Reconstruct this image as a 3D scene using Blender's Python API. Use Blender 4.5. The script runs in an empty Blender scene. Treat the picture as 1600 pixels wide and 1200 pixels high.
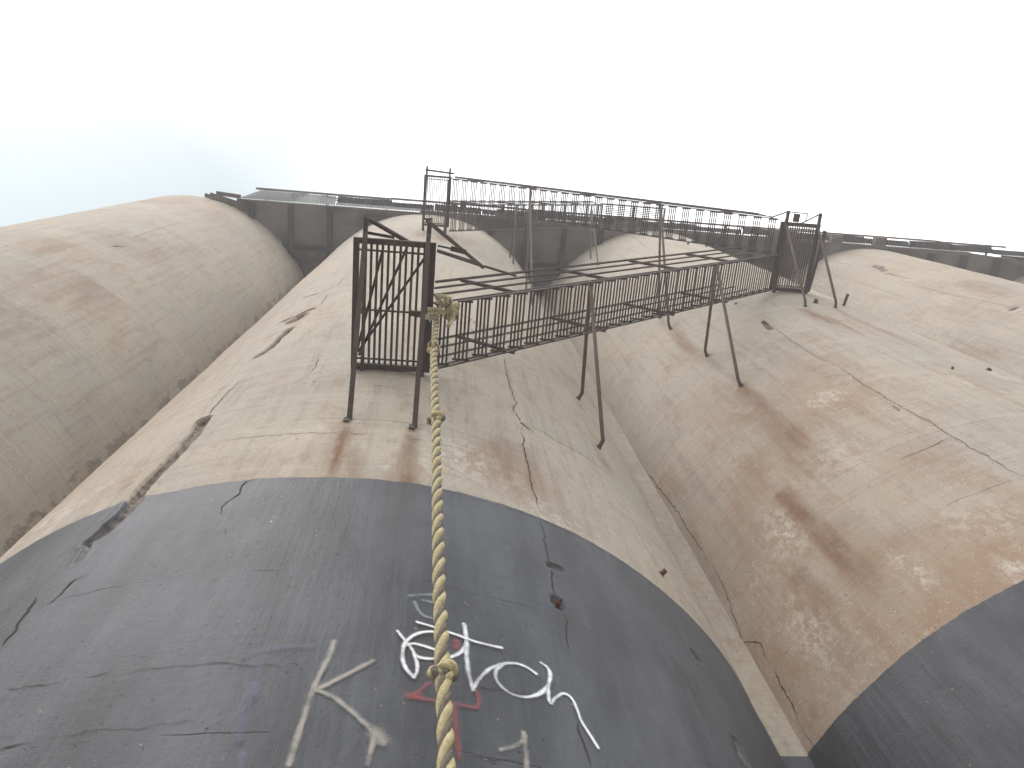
import bpy, math, random
import numpy as np
from mathutils import Vector, Matrix

random.seed(7)
scene = bpy.context.scene
COL = scene.collection
CAMH = 1.6                                        # eye height above the ground

# ------------------------------------------------------------------ camera
CX = np.array([0.99416575, -0.08171658, -0.07040502])     # camera right in world axes
CY = np.array([0.05712814, 0.95256606, -0.29892187])      # camera down
CZ = np.array([0.09149230, 0.29315578, 0.95167686])       # camera forward
FPX = 1212.3
cam_data = bpy.data.cameras.new('camera')
cam = bpy.data.objects.new('camera', cam_data)
COL.objects.link(cam)
cam_data.sensor_width = 36.0
cam_data.lens = FPX / 1600.0 * 36.0
cam_data.clip_start = 0.05
cam_data.clip_end = 3000.0
m = Matrix.Identity(4)
for i in range(3):
    m[i][0] = CX[i]; m[i][1] = -CY[i]; m[i][2] = -CZ[i]
m[2][3] = CAMH
cam.matrix_world = m
scene.camera = cam

# ------------------------------------------------------------------ world
SUN_EL, SUN_ROT = math.radians(58), math.radians(205)
world = bpy.data.worlds.new('World'); scene.world = world
world.use_nodes = True
wn, wl = world.node_tree.nodes, world.node_tree.links
wn.clear()
wo = wn.new('ShaderNodeOutputWorld'); bg = wn.new('ShaderNodeBackground')
sky = wn.new('ShaderNodeTexSky'); sky.sky_type = 'NISHITA'; sky.sun_disc = False
sky.sun_elevation = SUN_EL; sky.sun_rotation = SUN_ROT
sky.dust_density = 3.0
hs = wn.new('ShaderNodeHueSaturation'); hs.inputs['Saturation'].default_value = 0.5
hs.inputs['Value'].default_value = 0.85; hs.inputs['Hue'].default_value = 0.425
wl.new(sky.outputs[0], hs.inputs['Color'])
tc = wn.new('ShaderNodeTexCoord')
mp = wn.new('ShaderNodeMapping'); mp.inputs['Location'].default_value = (4.556, -2.554, -0.473)
wl.new(tc.outputs['Generated'], mp.inputs[0])
cn = wn.new('ShaderNodeTexNoise'); cn.inputs['Scale'].default_value = 1.0; cn.inputs['Detail'].default_value = 3.0
wl.new(mp.outputs[0], cn.inputs['Vector'])
cr = wn.new('ShaderNodeValToRGB')
cr.color_ramp.elements[0].position = 0.36; cr.color_ramp.elements[0].color = (0.05, 0.05, 0.05, 1)
cr.color_ramp.elements[1].position = 0.57; cr.color_ramp.elements[1].color = (1, 1, 1, 1)
wl.new(cn.outputs[0], cr.inputs[0])
mx = wn.new('ShaderNodeMix'); mx.data_type = 'RGBA'
mx.inputs['B'].default_value = (10.0, 10.0, 10.05, 1)     # white overcast deck
wl.new(cr.outputs[0], mx.inputs['Factor']); wl.new(hs.outputs[0], mx.inputs['A'])
wl.new(mx.outputs['Result'], bg.inputs[0])
bg.inputs[1].default_value = 0.1
wl.new(bg.outputs[0], wo.inputs[0])

sun_d = bpy.data.lights.new('sun', 'SUN'); sun_d.energy = 0.7; sun_d.angle = math.radians(40); sun_d.color = (1.0, 0.96, 0.9)
sun = bpy.data.objects.new('sun', sun_d); COL.objects.link(sun)
sd = Vector((-0.50, -0.62, 0.95)).normalized()            # towards the sun
sun.rotation_euler = sd.to_track_quat('Z', 'Y').to_euler()
sky.sun_elevation = math.asin(sd.z); sky.sun_rotation = math.atan2(sd.x, sd.y)

scene.view_settings.view_transform = 'Standard'
scene.view_settings.look = 'None'
scene.view_settings.gamma = 1.0
scene.view_settings.use_curve_mapping = False
scene.view_settings.exposure = 1.46

# ------------------------------------------------------------------ helpers
R, SX0, SY0, PITCH, TOP = 4.0, -0.66, 6.379, 7.689, 26.1 + CAMH
BAND = 5.26 + CAMH

def tag(o, label=None, cat=None, group=None, kind=None):
    if label: o['label'] = label
    if cat: o['category'] = cat
    if group: o['group'] = group
    if kind: o['kind'] = kind
    return o

def link(name, me, mat=None, parent=None):
    o = bpy.data.objects.new(name, me); COL.objects.link(o)
    if mat is not None and not me.materials: me.materials.append(mat)
    if parent is not None: o.parent = parent
    return o

def empty(name, loc=(0, 0, 0)):
    o = bpy.data.objects.new(name, None); COL.objects.link(o); o.location = loc
    o.empty_display_size = 0.2
    return o

def pixray(px, py):
    v = CX * (px - 800) + CY * (py - 600) + CZ * FPX
    return v
def hit(px, py, k):
    """surface point of silo k seen at a photo position, as (arc length, height)"""
    v = pixray(px, py); cx, cy = SX0 + k * PITCH, SY0
    a = v[0]**2 + v[1]**2; b = v[0] * cx + v[1] * cy; c = cx * cx + cy * cy - R * R
    t = (b - math.sqrt(max(b * b - a * c, 0))) / a
    x, y = v[0] * t - cx, v[1] * t - cy
    return np.array([math.atan2(x, -y) * R, v[2] * t + CAMH])

def hsh(ix, iy, s):
    n = (ix.astype(np.int64) * 374761393 + iy.astype(np.int64) * 668265263 + s * 982451653) & 0x7fffffff
    n = ((n ^ (n >> 13)) * 1274126177) & 0x7fffffff
    return ((n ^ (n >> 16)) & 0xffff) / 65535.0
def vnoise(x, y, s=0):
    x = np.asarray(x, float); y = np.asarray(y, float)
    ix = np.floor(x); iy = np.floor(y); fx = x - ix; fy = y - iy
    fx = fx * fx * (3 - 2 * fx); fy = fy * fy * (3 - 2 * fy)
    a = hsh(ix, iy, s); b = hsh(ix + 1, iy, s); c = hsh(ix, iy + 1, s); d = hsh(ix + 1, iy + 1, s)
    return (a * (1 - fx) + b * fx) * (1 - fy) + (c * (1 - fx) + d * fx) * fy
def fbm(x, y, s=0, o=4):
    t = 0; amp = 0.5
    for i in range(o):
        t = t + amp * vnoise(x * 2**i, y * 2**i, s + i * 17); amp *= 0.5
    return t
def sstep(a, b, x):
    t = np.clip((x - a) / (b - a), 0, 1); return t * t * (3 - 2 * t)

class MB:
    def __init__(self): self.v = []; self.f = []
    def add(self, v, f):
        n = len(self.v); self.v += [tuple(map(float, p)) for p in v]; self.f += [tuple(i + n for i in q) for q in f]
    def sweep(self, prof, p0, p1, up=(0, 0, 1), cap=True):
        p0 = Vector(p0); p1 = Vector(p1); d = (p1 - p0).normalized(); up = Vector(up)
        s = d.cross(up)
        if s.length < 1e-4: s = d.cross(Vector((1, 0, 0)))
        s.normalize(); u = s.cross(d)
        n = len(prof)
        v = [p + s * a + u * b for p in (p0, p1) for a, b in prof]
        f = [(i, (i + 1) % n, n + (i + 1) % n, n + i) for i in range(n)]
        if cap: f += [tuple(range(n))[::-1], tuple(range(n, 2 * n))]
        self.add(v, f)
    def bar(self, p0, p1, w, h, up=(0, 0, 1)):
        self.sweep([(-w/2, -h/2), (w/2, -h/2), (w/2, h/2), (-w/2, h/2)], p0, p1, up)
    def angle(self, p0, p1, w, t=0.008, up=(0, 0, 1), flip=1):
        self.sweep([(0, 0), (w*flip, 0), (w*flip, t), (t*flip, t), (t*flip, w), (0, w)], p0, p1, up)
    def rod(self, p0, p1, r, n=6):
        self.sweep([(r * math.cos(2*math.pi*i/n), r * math.sin(2*math.pi*i/n)) for i in range(n)], p0, p1)
    def tube(self, pts, rad, n=8, closed=False):
        pts = [Vector(p) for p in pts]; N = len(pts)
        rad = rad if hasattr(rad, '__len__') else [rad] * N
        t0 = (pts[1] - pts[0]).normalized(); s = t0.orthogonal().normalized(); rings = []
        for i, p in enumerate(pts):
            a = pts[i-1] if i > 0 else (pts[-1] if closed else pts[0]); b = pts[(i+1) % N] if (i < N-1 or closed) else pts[i]
            t = (b - a).normalized(); s = (s - t * s.dot(t)).normalized(); u = t.cross(s)
            rings.append([p + (s * math.cos(2*math.pi*j/n) + u * math.sin(2*math.pi*j/n)) * rad[i] for j in range(n)])
        v = [q for r_ in rings for q in r_]; f = []
        for i in range(N - (0 if closed else 1)):
            i2 = (i + 1) % N
            for j in range(n): f.append((i*n + j, i*n + (j+1) % n, i2*n + (j+1) % n, i2*n + j))
        if not closed: f += [tuple(range(n))[::-1], tuple(range((N-1)*n, N*n))]
        self.add(v, f)
    def mesh(self, name, mat=None, smooth=False):
        me = bpy.data.meshes.new(name); me.from_pydata(self.v, [], self.f)
        if mat: me.materials.append(mat)
        if smooth: me.polygons.foreach_set('use_smooth', [True] * len(me.polygons))
        me.update(); return me
    def build(self, name, mat, parent=None, smooth=False):
        return link(name, self.mesh(name, mat, smooth), None, parent)

# ------------------------------------------------------------------ materials
class NT:
    """small shorthand for node trees"""
    def __init__(self, name):
        self.m = bpy.data.materials.new(name); self.m.use_nodes = True
        self.n = self.m.node_tree.nodes; self.l = self.m.node_tree.links
        self.b = self.n['Principled BSDF']; self.out = self.n['Material Output']
    def new(self, t, **kw):
        x = self.n.new(t)
        for k, v in kw.items(): setattr(x, k, v)
        return x
    def put(self, sock, val):
        if isinstance(val, bpy.types.NodeSocket): self.l.new(val, sock)
        elif val is not None: sock.default_value = val
    def noise(self, vec, scale, detail=4, rough=0.55, dist=0.0):
        x = self.new('ShaderNodeTexNoise'); self.put(x.inputs['Vector'], vec)
        x.inputs['Scale'].default_value = scale; x.inputs['Detail'].default_value = detail
        x.inputs['Roughness'].default_value = rough; x.inputs['Distortion'].default_value = dist
        return x.outputs[0]
    def map(self, vec, scale=(1, 1, 1), loc=(0, 0, 0)):
        x = self.new('ShaderNodeMapping'); self.put(x.inputs[0], vec)
        x.inputs['Scale'].default_value = scale; x.inputs['Location'].default_value = loc
        return x.outputs[0]
    def math(self, op, a, b=None, c=None, clamp=False):
        x = self.new('ShaderNodeMath', operation=op, use_clamp=clamp)
        self.put(x.inputs[0], a)
        if b is not None: self.put(x.inputs[1], b)
        if c is not None: self.put(x.inputs[2], c)
        return x.outputs[0]
    def ramp(self, fac, a, b, lo=0.0, hi=1.0):
        x = self.new('ShaderNodeMapRange', interpolation_type='SMOOTHSTEP'); self.put(x.inputs[0], fac)
        for i, v in enumerate((a, b, lo, hi)): self.put(x.inputs[i+1], v)
        return x.outputs[0]
    def mix(self, fac, a, b, blend='MIX'):
        x = self.new('ShaderNodeMix', data_type='RGBA', blend_type=blend)
        self.put(x.inputs['Factor'], fac)
        for k, v in (('A', a), ('B', b)):
            if isinstance(v, tuple): v = v if len(v) == 4 else v + (1,)
            self.put(x.inputs[k], v)
        return x.outputs['Result']
    def attr(self, name, out='Fac'):
        x = self.new('ShaderNodeAttribute', attribute_name=name); return x.outputs[out]
    def bump(self, h, strength=0.5, dist=0.02, normal=None):
        x = self.new('ShaderNodeBump'); self.put(x.inputs['Height'], h)
        x.inputs['Strength'].default_value = strength; x.inputs['Distance'].default_value = dist
        if normal is not None: self.l.new(normal, x.inputs['Normal'])
        return x.outputs[0]

def concrete_material():
    t = NT('weathered_concrete')
    co = t.new('ShaderNodeTexCoord').outputs['Object']
    oi = t.new('ShaderNodeObjectInfo').outputs['Random']
    cmb = t.new('ShaderNodeCombineXYZ'); t.l.new(t.math('MULTIPLY', oi, 37.0), cmb.inputs[0]); t.l.new(t.math('MULTIPLY', oi, 91.0), cmb.inputs[2])
    va = t.new('ShaderNodeVectorMath', operation='ADD'); t.l.new(co, va.inputs[0]); t.l.new(cmb.outputs[0], va.inputs[1])
    P = va.outputs[0]
    sep = t.new('ShaderNodeSeparateXYZ'); t.l.new(co, sep.inputs[0]); Z = sep.outputs[2]
    wear = t.new('ShaderNodeAttribute', attribute_name='wear')
    ws = t.new('ShaderNodeSeparateColor'); t.l.new(wear.outputs['Color'], ws.inputs[0])
    rust, brown, white = ws.outputs[0], ws.outputs[1], ws.outputs[2]; gouge = wear.outputs['Alpha']
    bandh = t.attr('bandh')
    # large tonal patches
    big = t.noise(t.map(P, (0.55, 0.55, 0.32)), 1.0, 6, 0.62)
    mid = t.noise(t.map(P, (1, 1, 0.45)), 2.3, 8, 0.68, 0.3)
    fine = t.noise(P, 17.0, 8, 0.7)
    grit = t.noise(P, 70.0, 4, 0.7)
    strk = t.noise(t.map(P, (6.0, 6.0, 0.35)), 1.6, 6, 0.6)        # run-off streaks
    ring = t.noise(t.map(P, (0.35, 0.35, 9.0)), 1.0, 5, 0.6)       # slipform lifts
    c = t.mix(t.ramp(big, 0.32, 0.68), (0.365, 0.341, 0.298), (0.425, 0.376, 0.305))
    c = t.mix(t.math('MULTIPLY', t.ramp(mid, 0.50, 0.66), 0.52), c, (0.315, 0.235, 0.168))
    c = t.mix(t.math('MULTIPLY', t.ramp(t.noise(t.map(P, (1, 1, 0.6), (5, 3, 9)), 1.4, 7, 0.66), 0.52, 0.68), 0.7), c, (0.335, 0.322, 0.295))
    c = t.mix(t.math('MULTIPLY', t.ramp(strk, 0.48, 0.70), 0.42), c, (0.235, 0.200, 0.165))
    c = t.mix(t.math('MULTIPLY', t.ramp(ring, 0.50, 0.68), 0.38), c, (0.46, 0.415, 0.350))
    c = t.mix(t.math('MULTIPLY', t.ramp(t.noise(t.map(P, (0.5, 0.5, 22.0), (4, 2, 6)), 1.0, 5, 0.65), 0.55, 0.66), 0.30), c, (0.24, 0.195, 0.155))
    # brown stain zones
    bm = t.math('MULTIPLY', brown, t.ramp(t.math('ADD', mid, t.math('MULTIPLY', fine, 0.35)), 0.46, 0.78, 0.45, 1.0))
    c = t.mix(t.math('MULTIPLY', bm, 0.80), c, (0.275, 0.168, 0.104))
    # pale flakes of old limewash
    pm = t.ramp(t.noise(t.map(P, (1, 1, 0.7), (2, 7, 1)), 0.9, 5, 0.6), 0.44, 0.66)
    fl = t.ramp(t.noise(t.map(P, (1, 1, 0.6), (1, 2, 3)), 13.0, 10, 0.78), 0.54, 0.60)
    fl2 = t.ramp(t.noise(P, 55.0, 3, 0.6), 0.60, 0.66)
    c = t.mix(t.math('MULTIPLY', t.math('MULTIPLY', fl, pm), 0.65), c, (0.49, 0.455, 0.40))
    wm = t.math('MULTIPLY', white, t.ramp(t.noise(t.map(P, (1, 1, 0.6)), 10.0, 12, 0.82), 0.47, 0.56))
    c = t.mix(t.math('MULTIPLY', wm, 0.85), c, (0.56, 0.53, 0.47))
    c = t.mix(t.math('MULTIPLY', t.math('MULTIPLY', fl2, t.ramp(fine, 0.42, 0.60)), 0.8), c, (0.58, 0.55, 0.49))
    # rust runs
    rm = t.math('MULTIPLY', rust, t.ramp(t.math('ADD', t.math('MULTIPLY', strk, 0.5), t.math('MULTIPLY', fine, 0.5)), 0.30, 0.55, 0.25, 1.0))
    c = t.mix(t.math('MULTIPLY', rm, 0.95), c, (0.150, 0.068, 0.030))
    # pour joints: thin broken dark lines
    zw = t.math('ADD', Z, t.math('MULTIPLY', t.noise(t.map(P, (0.5, 0.5, 0.1)), 1.2, 4, 0.6), 0.35))
    fr = t.math('ABSOLUTE', t.math('SUBTRACT', t.math('FRACT', t.math('DIVIDE', zw, 1.27)), 0.5))
    jl = t.math('MULTIPLY', t.ramp(fr, 0.0, 0.006, 1.0, 0.0), t.ramp(t.noise(t.map(P, (1, 1, 0.3), (8, 1, 4)), 1.3, 6, 0.7), 0.47, 0.60))
    c = t.mix(t.math('MULTIPLY', t.ramp(t.noise(t.map(P, (1, 1, 0.55), (3, 9, 2)), 6.5, 10, 0.78), 0.52, 0.62), 0.30), c, (0.235, 0.172, 0.122))
    c = t.mix(t.math('MULTIPLY', t.ramp(grit, 0.45, 0.65), 0.22), c, (0.26, 0.22, 0.18))
    c = t.mix(t.math('MULTIPLY', jl, 0.75), c, (0.09, 0.072, 0.06))
    # small pits
    pit = t.ramp(t.noise(P, 31.0, 3, 0.5), 0.27, 0.33, 1.0, 0.0)
    c = t.mix(t.math('MULTIPLY', pit, 0.6), c, (0.11, 0.095, 0.08))
    # broken concrete
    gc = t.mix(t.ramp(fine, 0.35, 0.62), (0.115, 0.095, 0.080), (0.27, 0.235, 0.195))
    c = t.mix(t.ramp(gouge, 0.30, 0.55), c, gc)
    # black bitumen band
    edge = t.math('ADD', bandh, t.math('MULTIPLY', t.math('SUBTRACT', t.noise(P, 7.0, 9, 0.78), 0.5), 0.06))
    bk = t.ramp(edge, -0.006, 0.006, 1.0, 0.0)
    bnoise = t.noise(t.map(P, (1.4, 1.4, 0.5), (3, 3, 3)), 1.5, 7, 0.62)
    bs = t.noise(t.map(P, (14, 14, 0.7)), 1.3, 6, 0.65)
    b = t.mix(t.ramp(bnoise, 0.30, 0.72), (0.036, 0.040, 0.048), (0.084, 0.092, 0.108))
    b = t.mix(t.math('MULTIPLY', t.ramp(bs, 0.50, 0.75), 0.30), b, (0.120, 0.125, 0.136))
    b = t.mix(t.math('MULTIPLY', t.ramp(fine, 0.50, 0.72), 0.40), b, (0.036, 0.038, 0.043))
    b = t.mix(t.math('MULTIPLY', jl, 0.7), b, (0.02, 0.02, 0.022))
    b = t.mix(t.math('MULTIPLY', rust, 0.60), b, (0.046, 0.039, 0.035))
    b = t.mix(t.math('MULTIPLY', t.ramp(t.noise(t.map(P, (3.2, 3.2, 0.22), (7, 7, 7)), 1.0, 6, 0.6), 0.50, 0.66), 0.45), b, (0.040, 0.041, 0.045))
    chip = t.math('MULTIPLY', t.ramp(t.noise(t.map(P, (1, 1, 0.8), (4, 4, 4)), 24.0, 4, 0.65), 0.69, 0.715), t.ramp(big, 0.38, 0.60))
    b = t.mix(t.math('MULTIPLY', chip, 0.85), b, (0.42, 0.36, 0.29))
    b = t.mix(t.math('MULTIPLY', pit, 0.55), b, (0.02, 0.02, 0.02))
    b = t.mix(t.ramp(gouge, 0.35, 0.6), b, t.mix(0.5, gc, (0.03, 0.03, 0.03)))
    c = t.mix(bk, c, b)
    t.l.new(c, t.b.inputs['Base Color'])
    t.l.new(t.mix(bk, (0.92, 0.92, 0.92), (0.52, 0.52, 0.52)), t.b.inputs['Roughness'])
    t.b.inputs['Specular IOR Level'].default_value = 0.25
    h = t.math('ADD', t.math('MULTIPLY', fine, 0.6), t.math('MULTIPLY', grit, 0.25))
    h = t.math('ADD', h, t.math('MULTIPLY', bs, t.math('MULTIPLY', bk, 0.8)))
    h = t.math('SUBTRACT', h, t.math('MULTIPLY', t.math('ADD', jl, pit), 0.5))
    h = t.math('ADD', h, t.math('MULTIPLY', ring, 0.5))
    nrm = t.bump(h, 0.55, 0.016)
    t.l.new(nrm, t.b.inputs['Normal'])
    return t.m

def simple_material(name, c1, c2, rough=0.8, scale=8.0, stretch=(1, 1, 1), metal=0.0, bump=0.3, c3=None):
    t = NT(name); co = t.new('ShaderNodeTexCoord').outputs['Object']
    P = t.map(co, stretch)
    n1 = t.noise(P, scale, 6, 0.65)
    c = t.mix(t.ramp(n1, 0.35, 0.65), c1, c2)
    if c3: c = t.mix(t.ramp(t.noise(P, scale * 2.7, 5, 0.7), 0.55, 0.66), c, c3)
    t.l.new(c, t.b.inputs['Base Color'])
    t.b.inputs['Roughness'].default_value = rough; t.b.inputs['Metallic'].default_value = metal
    t.b.inputs['Specular IOR Level'].default_value = 0.3
    if bump: t.l.new(t.bump(t.noise(P, scale * 4, 5, 0.6), bump, 0.006), t.b.inputs['Normal'])
    return t.m

def spray_material(name, col, strength=1.0):
    """spray paint: dense in the middle of the stroke, dusted edges"""
    t = NT(name)
    uv = t.new('ShaderNodeUVMap').outputs[0]; co = t.new('ShaderNodeTexCoord').outputs['Object']
    sp = t.new('ShaderNodeSeparateXYZ'); t.l.new(uv, sp.inputs[0])
    dv = t.math('SUBTRACT', sp.outputs[1], 0.5); d = t.math('SQRT', t.math('ADD', t.math('MULTIPLY', dv, dv), t.math('MULTIPLY', sp.outputs[0], sp.outputs[0])))
    n = t.noise(co, 220.0, 4, 0.7); n2 = t.noise(co, 30.0, 4, 0.6)
    a = t.ramp(t.math('ADD', d, t.math('MULTIPLY', t.math('SUBTRACT', n, 0.5), 0.50)), 0.04, t.ramp(t.noise(co, 11.0, 3, 0.6), 0.3, 0.7, 0.30, 0.48), 1.0, 0.0)
    a = t.math('MULTIPLY', a, t.ramp(n2, 0.25, 0.5, 0.72 * strength, strength))
    a = t.math('MULTIPLY', a, t.ramp(t.noise(co, 5.5, 3, 0.6), 0.30, 0.58, 0.45, 1.0))
    t.l.new(a, t.b.inputs['Alpha']); t.b.inputs['Base Color'].default_value = col + (1,)
    t.b.inputs['Roughness'].default_value = 0.7
    return t.m

M = {}
M['concrete'] = concrete_material()
M['steel'] = simple_material('rusty_dark_steel', (0.066, 0.056, 0.055), (0.092, 0.072, 0.066), 0.8, 9.0, c3=(0.120, 0.068, 0.045))
M['pipe'] = simple_material('rusty_pipe_steel', (0.085, 0.066, 0.058), (0.120, 0.088, 0.074), 0.8, 9.0, c3=(0.145, 0.085, 0.055))
M['soffit'] = simple_material('stained_soffit_concrete', (0.045, 0.041, 0.039), (0.190, 0.172, 0.155), 0.9, 0.55)  # stains, with dark contrast put into the colour to offset flat lighting
M['rib'] = simple_material('shaded_soffit_rib', (0.022, 0.021, 0.021), (0.060, 0.055, 0.052), 0.9, 1.5)  # ribs darkened to show under flat lighting; shade put into the colour
M['wood'] = simple_material('grey_weathered_timber', (0.11, 0.095, 0.085), (0.20, 0.175, 0.155), 0.9, 5.0, (0.3, 3, 3))
M['redwood'] = simple_material('reddish_timber', (0.20, 0.125, 0.10), (0.30, 0.21, 0.17), 0.9, 3.0, (0.3, 3, 3))
M['sheet_dark'] = simple_material('old_dark_corrugated_iron', (0.030, 0.031, 0.033), (0.062, 0.057, 0.054), 0.8, 2.5)
M['sheet_light'] = simple_material('pale_corrugated_sheet', (0.42, 0.43, 0.43), (0.54, 0.55, 0.55), 0.6, 2.5)
_t = M['sheet_light'].node_tree; _tr = _t.nodes.new('ShaderNodeBsdfTranslucent'); _tr.inputs[0].default_value = (0.80, 0.82, 0.82, 1)
_mx = _t.nodes.new('ShaderNodeMixShader'); _mx.inputs[0].default_value = 0.60
_t.links.new(_t.nodes['Principled BSDF'].outputs[0], _mx.inputs[1]); _t.links.new(_tr.outputs[0], _mx.inputs[2]); _t.links.new(_mx.outputs[0], _t.nodes['Material Output'].inputs['Surface'])
M['crack'] = simple_material('crack_shade', (0.030, 0.024, 0.020), (0.060, 0.048, 0.040), 1.0, 20.0, bump=0)  # flat strips on the wall; shade deep in the cracks put into the colour
M['crack_brown'] = simple_material('filled_crack', (0.125, 0.088, 0.056), (0.175, 0.128, 0.085), 1.0, 20.0, bump=0)
M['moss'] = simple_material('dark_lichen', (0.10, 0.098, 0.09), (0.17, 0.16, 0.145), 1.0, 14.0, bump=0)
M['rebar'] = simple_material('rusted_iron', (0.10, 0.045, 0.028), (0.17, 0.080, 0.045), 0.9, 30.0)
M['rope_y'] = simple_material('yellow_rope_fibre', (0.42, 0.355, 0.195), (0.57, 0.505, 0.31), 0.9, 60.0, bump=0.8)
M['rope_pale'] = simple_material('pale_rope_fibre', (0.50, 0.44, 0.27), (0.66, 0.60, 0.42), 0.9, 60.0, bump=0.8)  # paler top rope, also lightened to offset shade under the landing
M['rope_g'] = simple_material('dirty_grey_rope_fibre', (0.130, 0.115, 0.095), (0.21, 0.19, 0.155), 0.9, 60.0, bump=0.8)
M['ground'] = simple_material('pale_concrete_yard', (0.30, 0.28, 0.25), (0.42, 0.39, 0.35), 0.95, 1.2)  # unseen ground, made paler to bounce more light upwards
M['plastic'] = simple_material('torn_plastic', (0.55, 0.55, 0.55), (0.7, 0.7, 0.7), 0.5, 30.0)
M['wallgal'] = simple_material('gallery_render', (0.28, 0.25, 0.22), (0.36, 0.33, 0.29), 0.9, 1.0)

# ------------------------------------------------------------------ ground
g = MB(); g.add([(-600, -600, 0), (600, -600, 0), (600, 600, 0), (-600, 600, 0)], [(0, 1, 2, 3)])
tag(g.build('ground', M['ground']), kind='structure')

# ------------------------------------------------------------------ silos
# broken-out gouges: (photo polyline, half width m, depth m)
GOUGES = {0: [
    ([(318, 655), (300, 681), (281, 705), (258, 730), (236, 750), (214, 776), (192, 802), (165, 826), (148, 842)], 0.072, 0.055),
    ([(140, 850), (122, 878)], 0.022, 0.03),
    ([(444, 501), (466, 493), (486, 484)], 0.075, 0.08), ([(458, 501), (472, 493)], 0.11, 0.09),
    ([(476, 466), (496, 460)], 0.040, 0.05),
    ([(402, 556), (420, 545), (432, 533), (452, 513)], 0.065, 0.06),
    ([(860, 884), (872, 888)], 0.030, 0.04), ([(868, 938), (876, 948)], 0.030, 0.04),
    ([(1084, 1022), (1092, 1032)], 0.030, 0.04), ([(1152, 1160), (1162, 1185)], 0.035, 0.03),
    ([(818, 663), (826, 670)], 0.028, 0.03)],
  1: [([(1192, 502), (1205, 514)], 0.05, 0.04), ([(1396, 634), (1404, 640)], 0.02, 0.012)],
  2: [([(1368, 414), (1384, 422)], 0.10, 0.06), ([(1582, 483), (1590, 480)], 0.08, 0.06)], -1: [], 3: [], 4: []}
# rust runs: (photo foot position, length m, half width m, strength)
RUST = {0: [((541, 654), .16, .05, 1.0), ((644, 666), .16, .05, 1.0), ((541, 662), 3.2, .10, .55), ((905, 628), .5, .06, .6), ((540, 662), 1.5, 0.10, 1.0), ((643, 674), 2.3, 0.11, 1.0), ((545, 700), 2.8, 0.18, 0.45), ((660, 362), 1.7, 0.22, 0.9),
            ((693, 368), 1.7, 0.22, 0.9), ((803, 690), 1.6, 0.28, 0.45), ((770, 690), 1.3, 0.22, 0.4), ((935, 702), 0.8, 0.12, 0.5), ((875, 950), 0.3, .03, .6)],
        1: [((1158, 602), .14, .05, 1.0), ((1105, 555), .14, .05, 1.0), ((1048, 513), .14, .05, 1.0), ((1258, 478), .14, .05, 1.0), ((1305, 480), .14, .05, 1.0), ((1158, 606), 4.2, 0.13, 0.75), ((1105, 560), 1.2, 0.08, 0.4), ((1048, 517), 2.6, 0.14, 0.8), ((1032, 500), 1.2, 0.10, 0.5),
            ((1258, 482), 2.6, 0.16, 0.9), ((1305, 483), 3.6, 0.12, 0.8), ((1222, 765), 2.6, 0.15, 1.0), ((1180, 640), 3.5, 0.25, 0.45), ((1290, 1000), 0.8, 0.25, 0.4), ((1240, 900), 1.6, 0.20, 0.40), ((1215, 530), 2.6, 0.5, 0.30),
            ((1330, 500), 2.5, 0.4, 0.22)], 2: [((1480, 540), 2.0, 0.5, 0.4), ((1500, 440), 2.5, 0.4, 0.4)],
        -1: [((235, 375), 2.2, 0.7, 0.38), ((150, 440), 2.2, 0.9, 0.38), ((110, 380), 2.0, 0.6, 0.3), ((40, 480), 2.0, 0.8, 0.35), ((300, 380), 2.0, 0.6, 0.3)], 3: [], 4: []}

def surf_disp(s, z, k):
    d = 0.030 * (vnoise(s * 0.45 + 5 * k, z * 0.25, 3 + k) - 0.5) + 0.016 * (vnoise(s * 0.9, z * 0.9, 11 + k) - 0.5)
    d = d + 0.010 * (vnoise(s * 0.25, z * 2.4, 23 + k) - 0.5)
    return d
def seg_dist(s, z, pts):
    best = np.full(s.shape, 1e9)
    for a, b in zip(pts[:-1], pts[1:]):
        ab = b - a; L = max(ab @ ab, 1e-9)
        t = np.clip(((s - a[0]) * ab[0] + (z - a[1]) * ab[1]) / L, 0, 1)
        best = np.minimum(best, np.hypot(s - a[0] - t * ab[0], z - a[1] - t * ab[1]))
    return best
def surf_point(s, z, k, off=0.0):
    d = float(surf_disp(np.array([s]), np.array([z]), k)[0]) + off
    th = s / R
    return Vector((SX0 + k * PITCH + (R + d) * math.sin(th), SY0 - (R + d) * math.cos(th), z))

def bandheight(s, k):
    z = BAND + 0.05 * (fbm(s * 0.8 + 3 * k, s * 0 + 2.5, 41 + k) - 0.47)
    if k == 0: z = z - 0.05 * np.exp(-((s + 0.3) / 0.9)**2) + 0.05 * sstep(-1.2, -1.7, s)
    return z

def axis(segs):
    out = []
    for a, b, st in segs:
        n = max(1, int(round((b - a) / st))); out += list(a + (b - a) * np.arange(n) / n)
    out.append(segs[-1][1]); return np.array(out)

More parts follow.
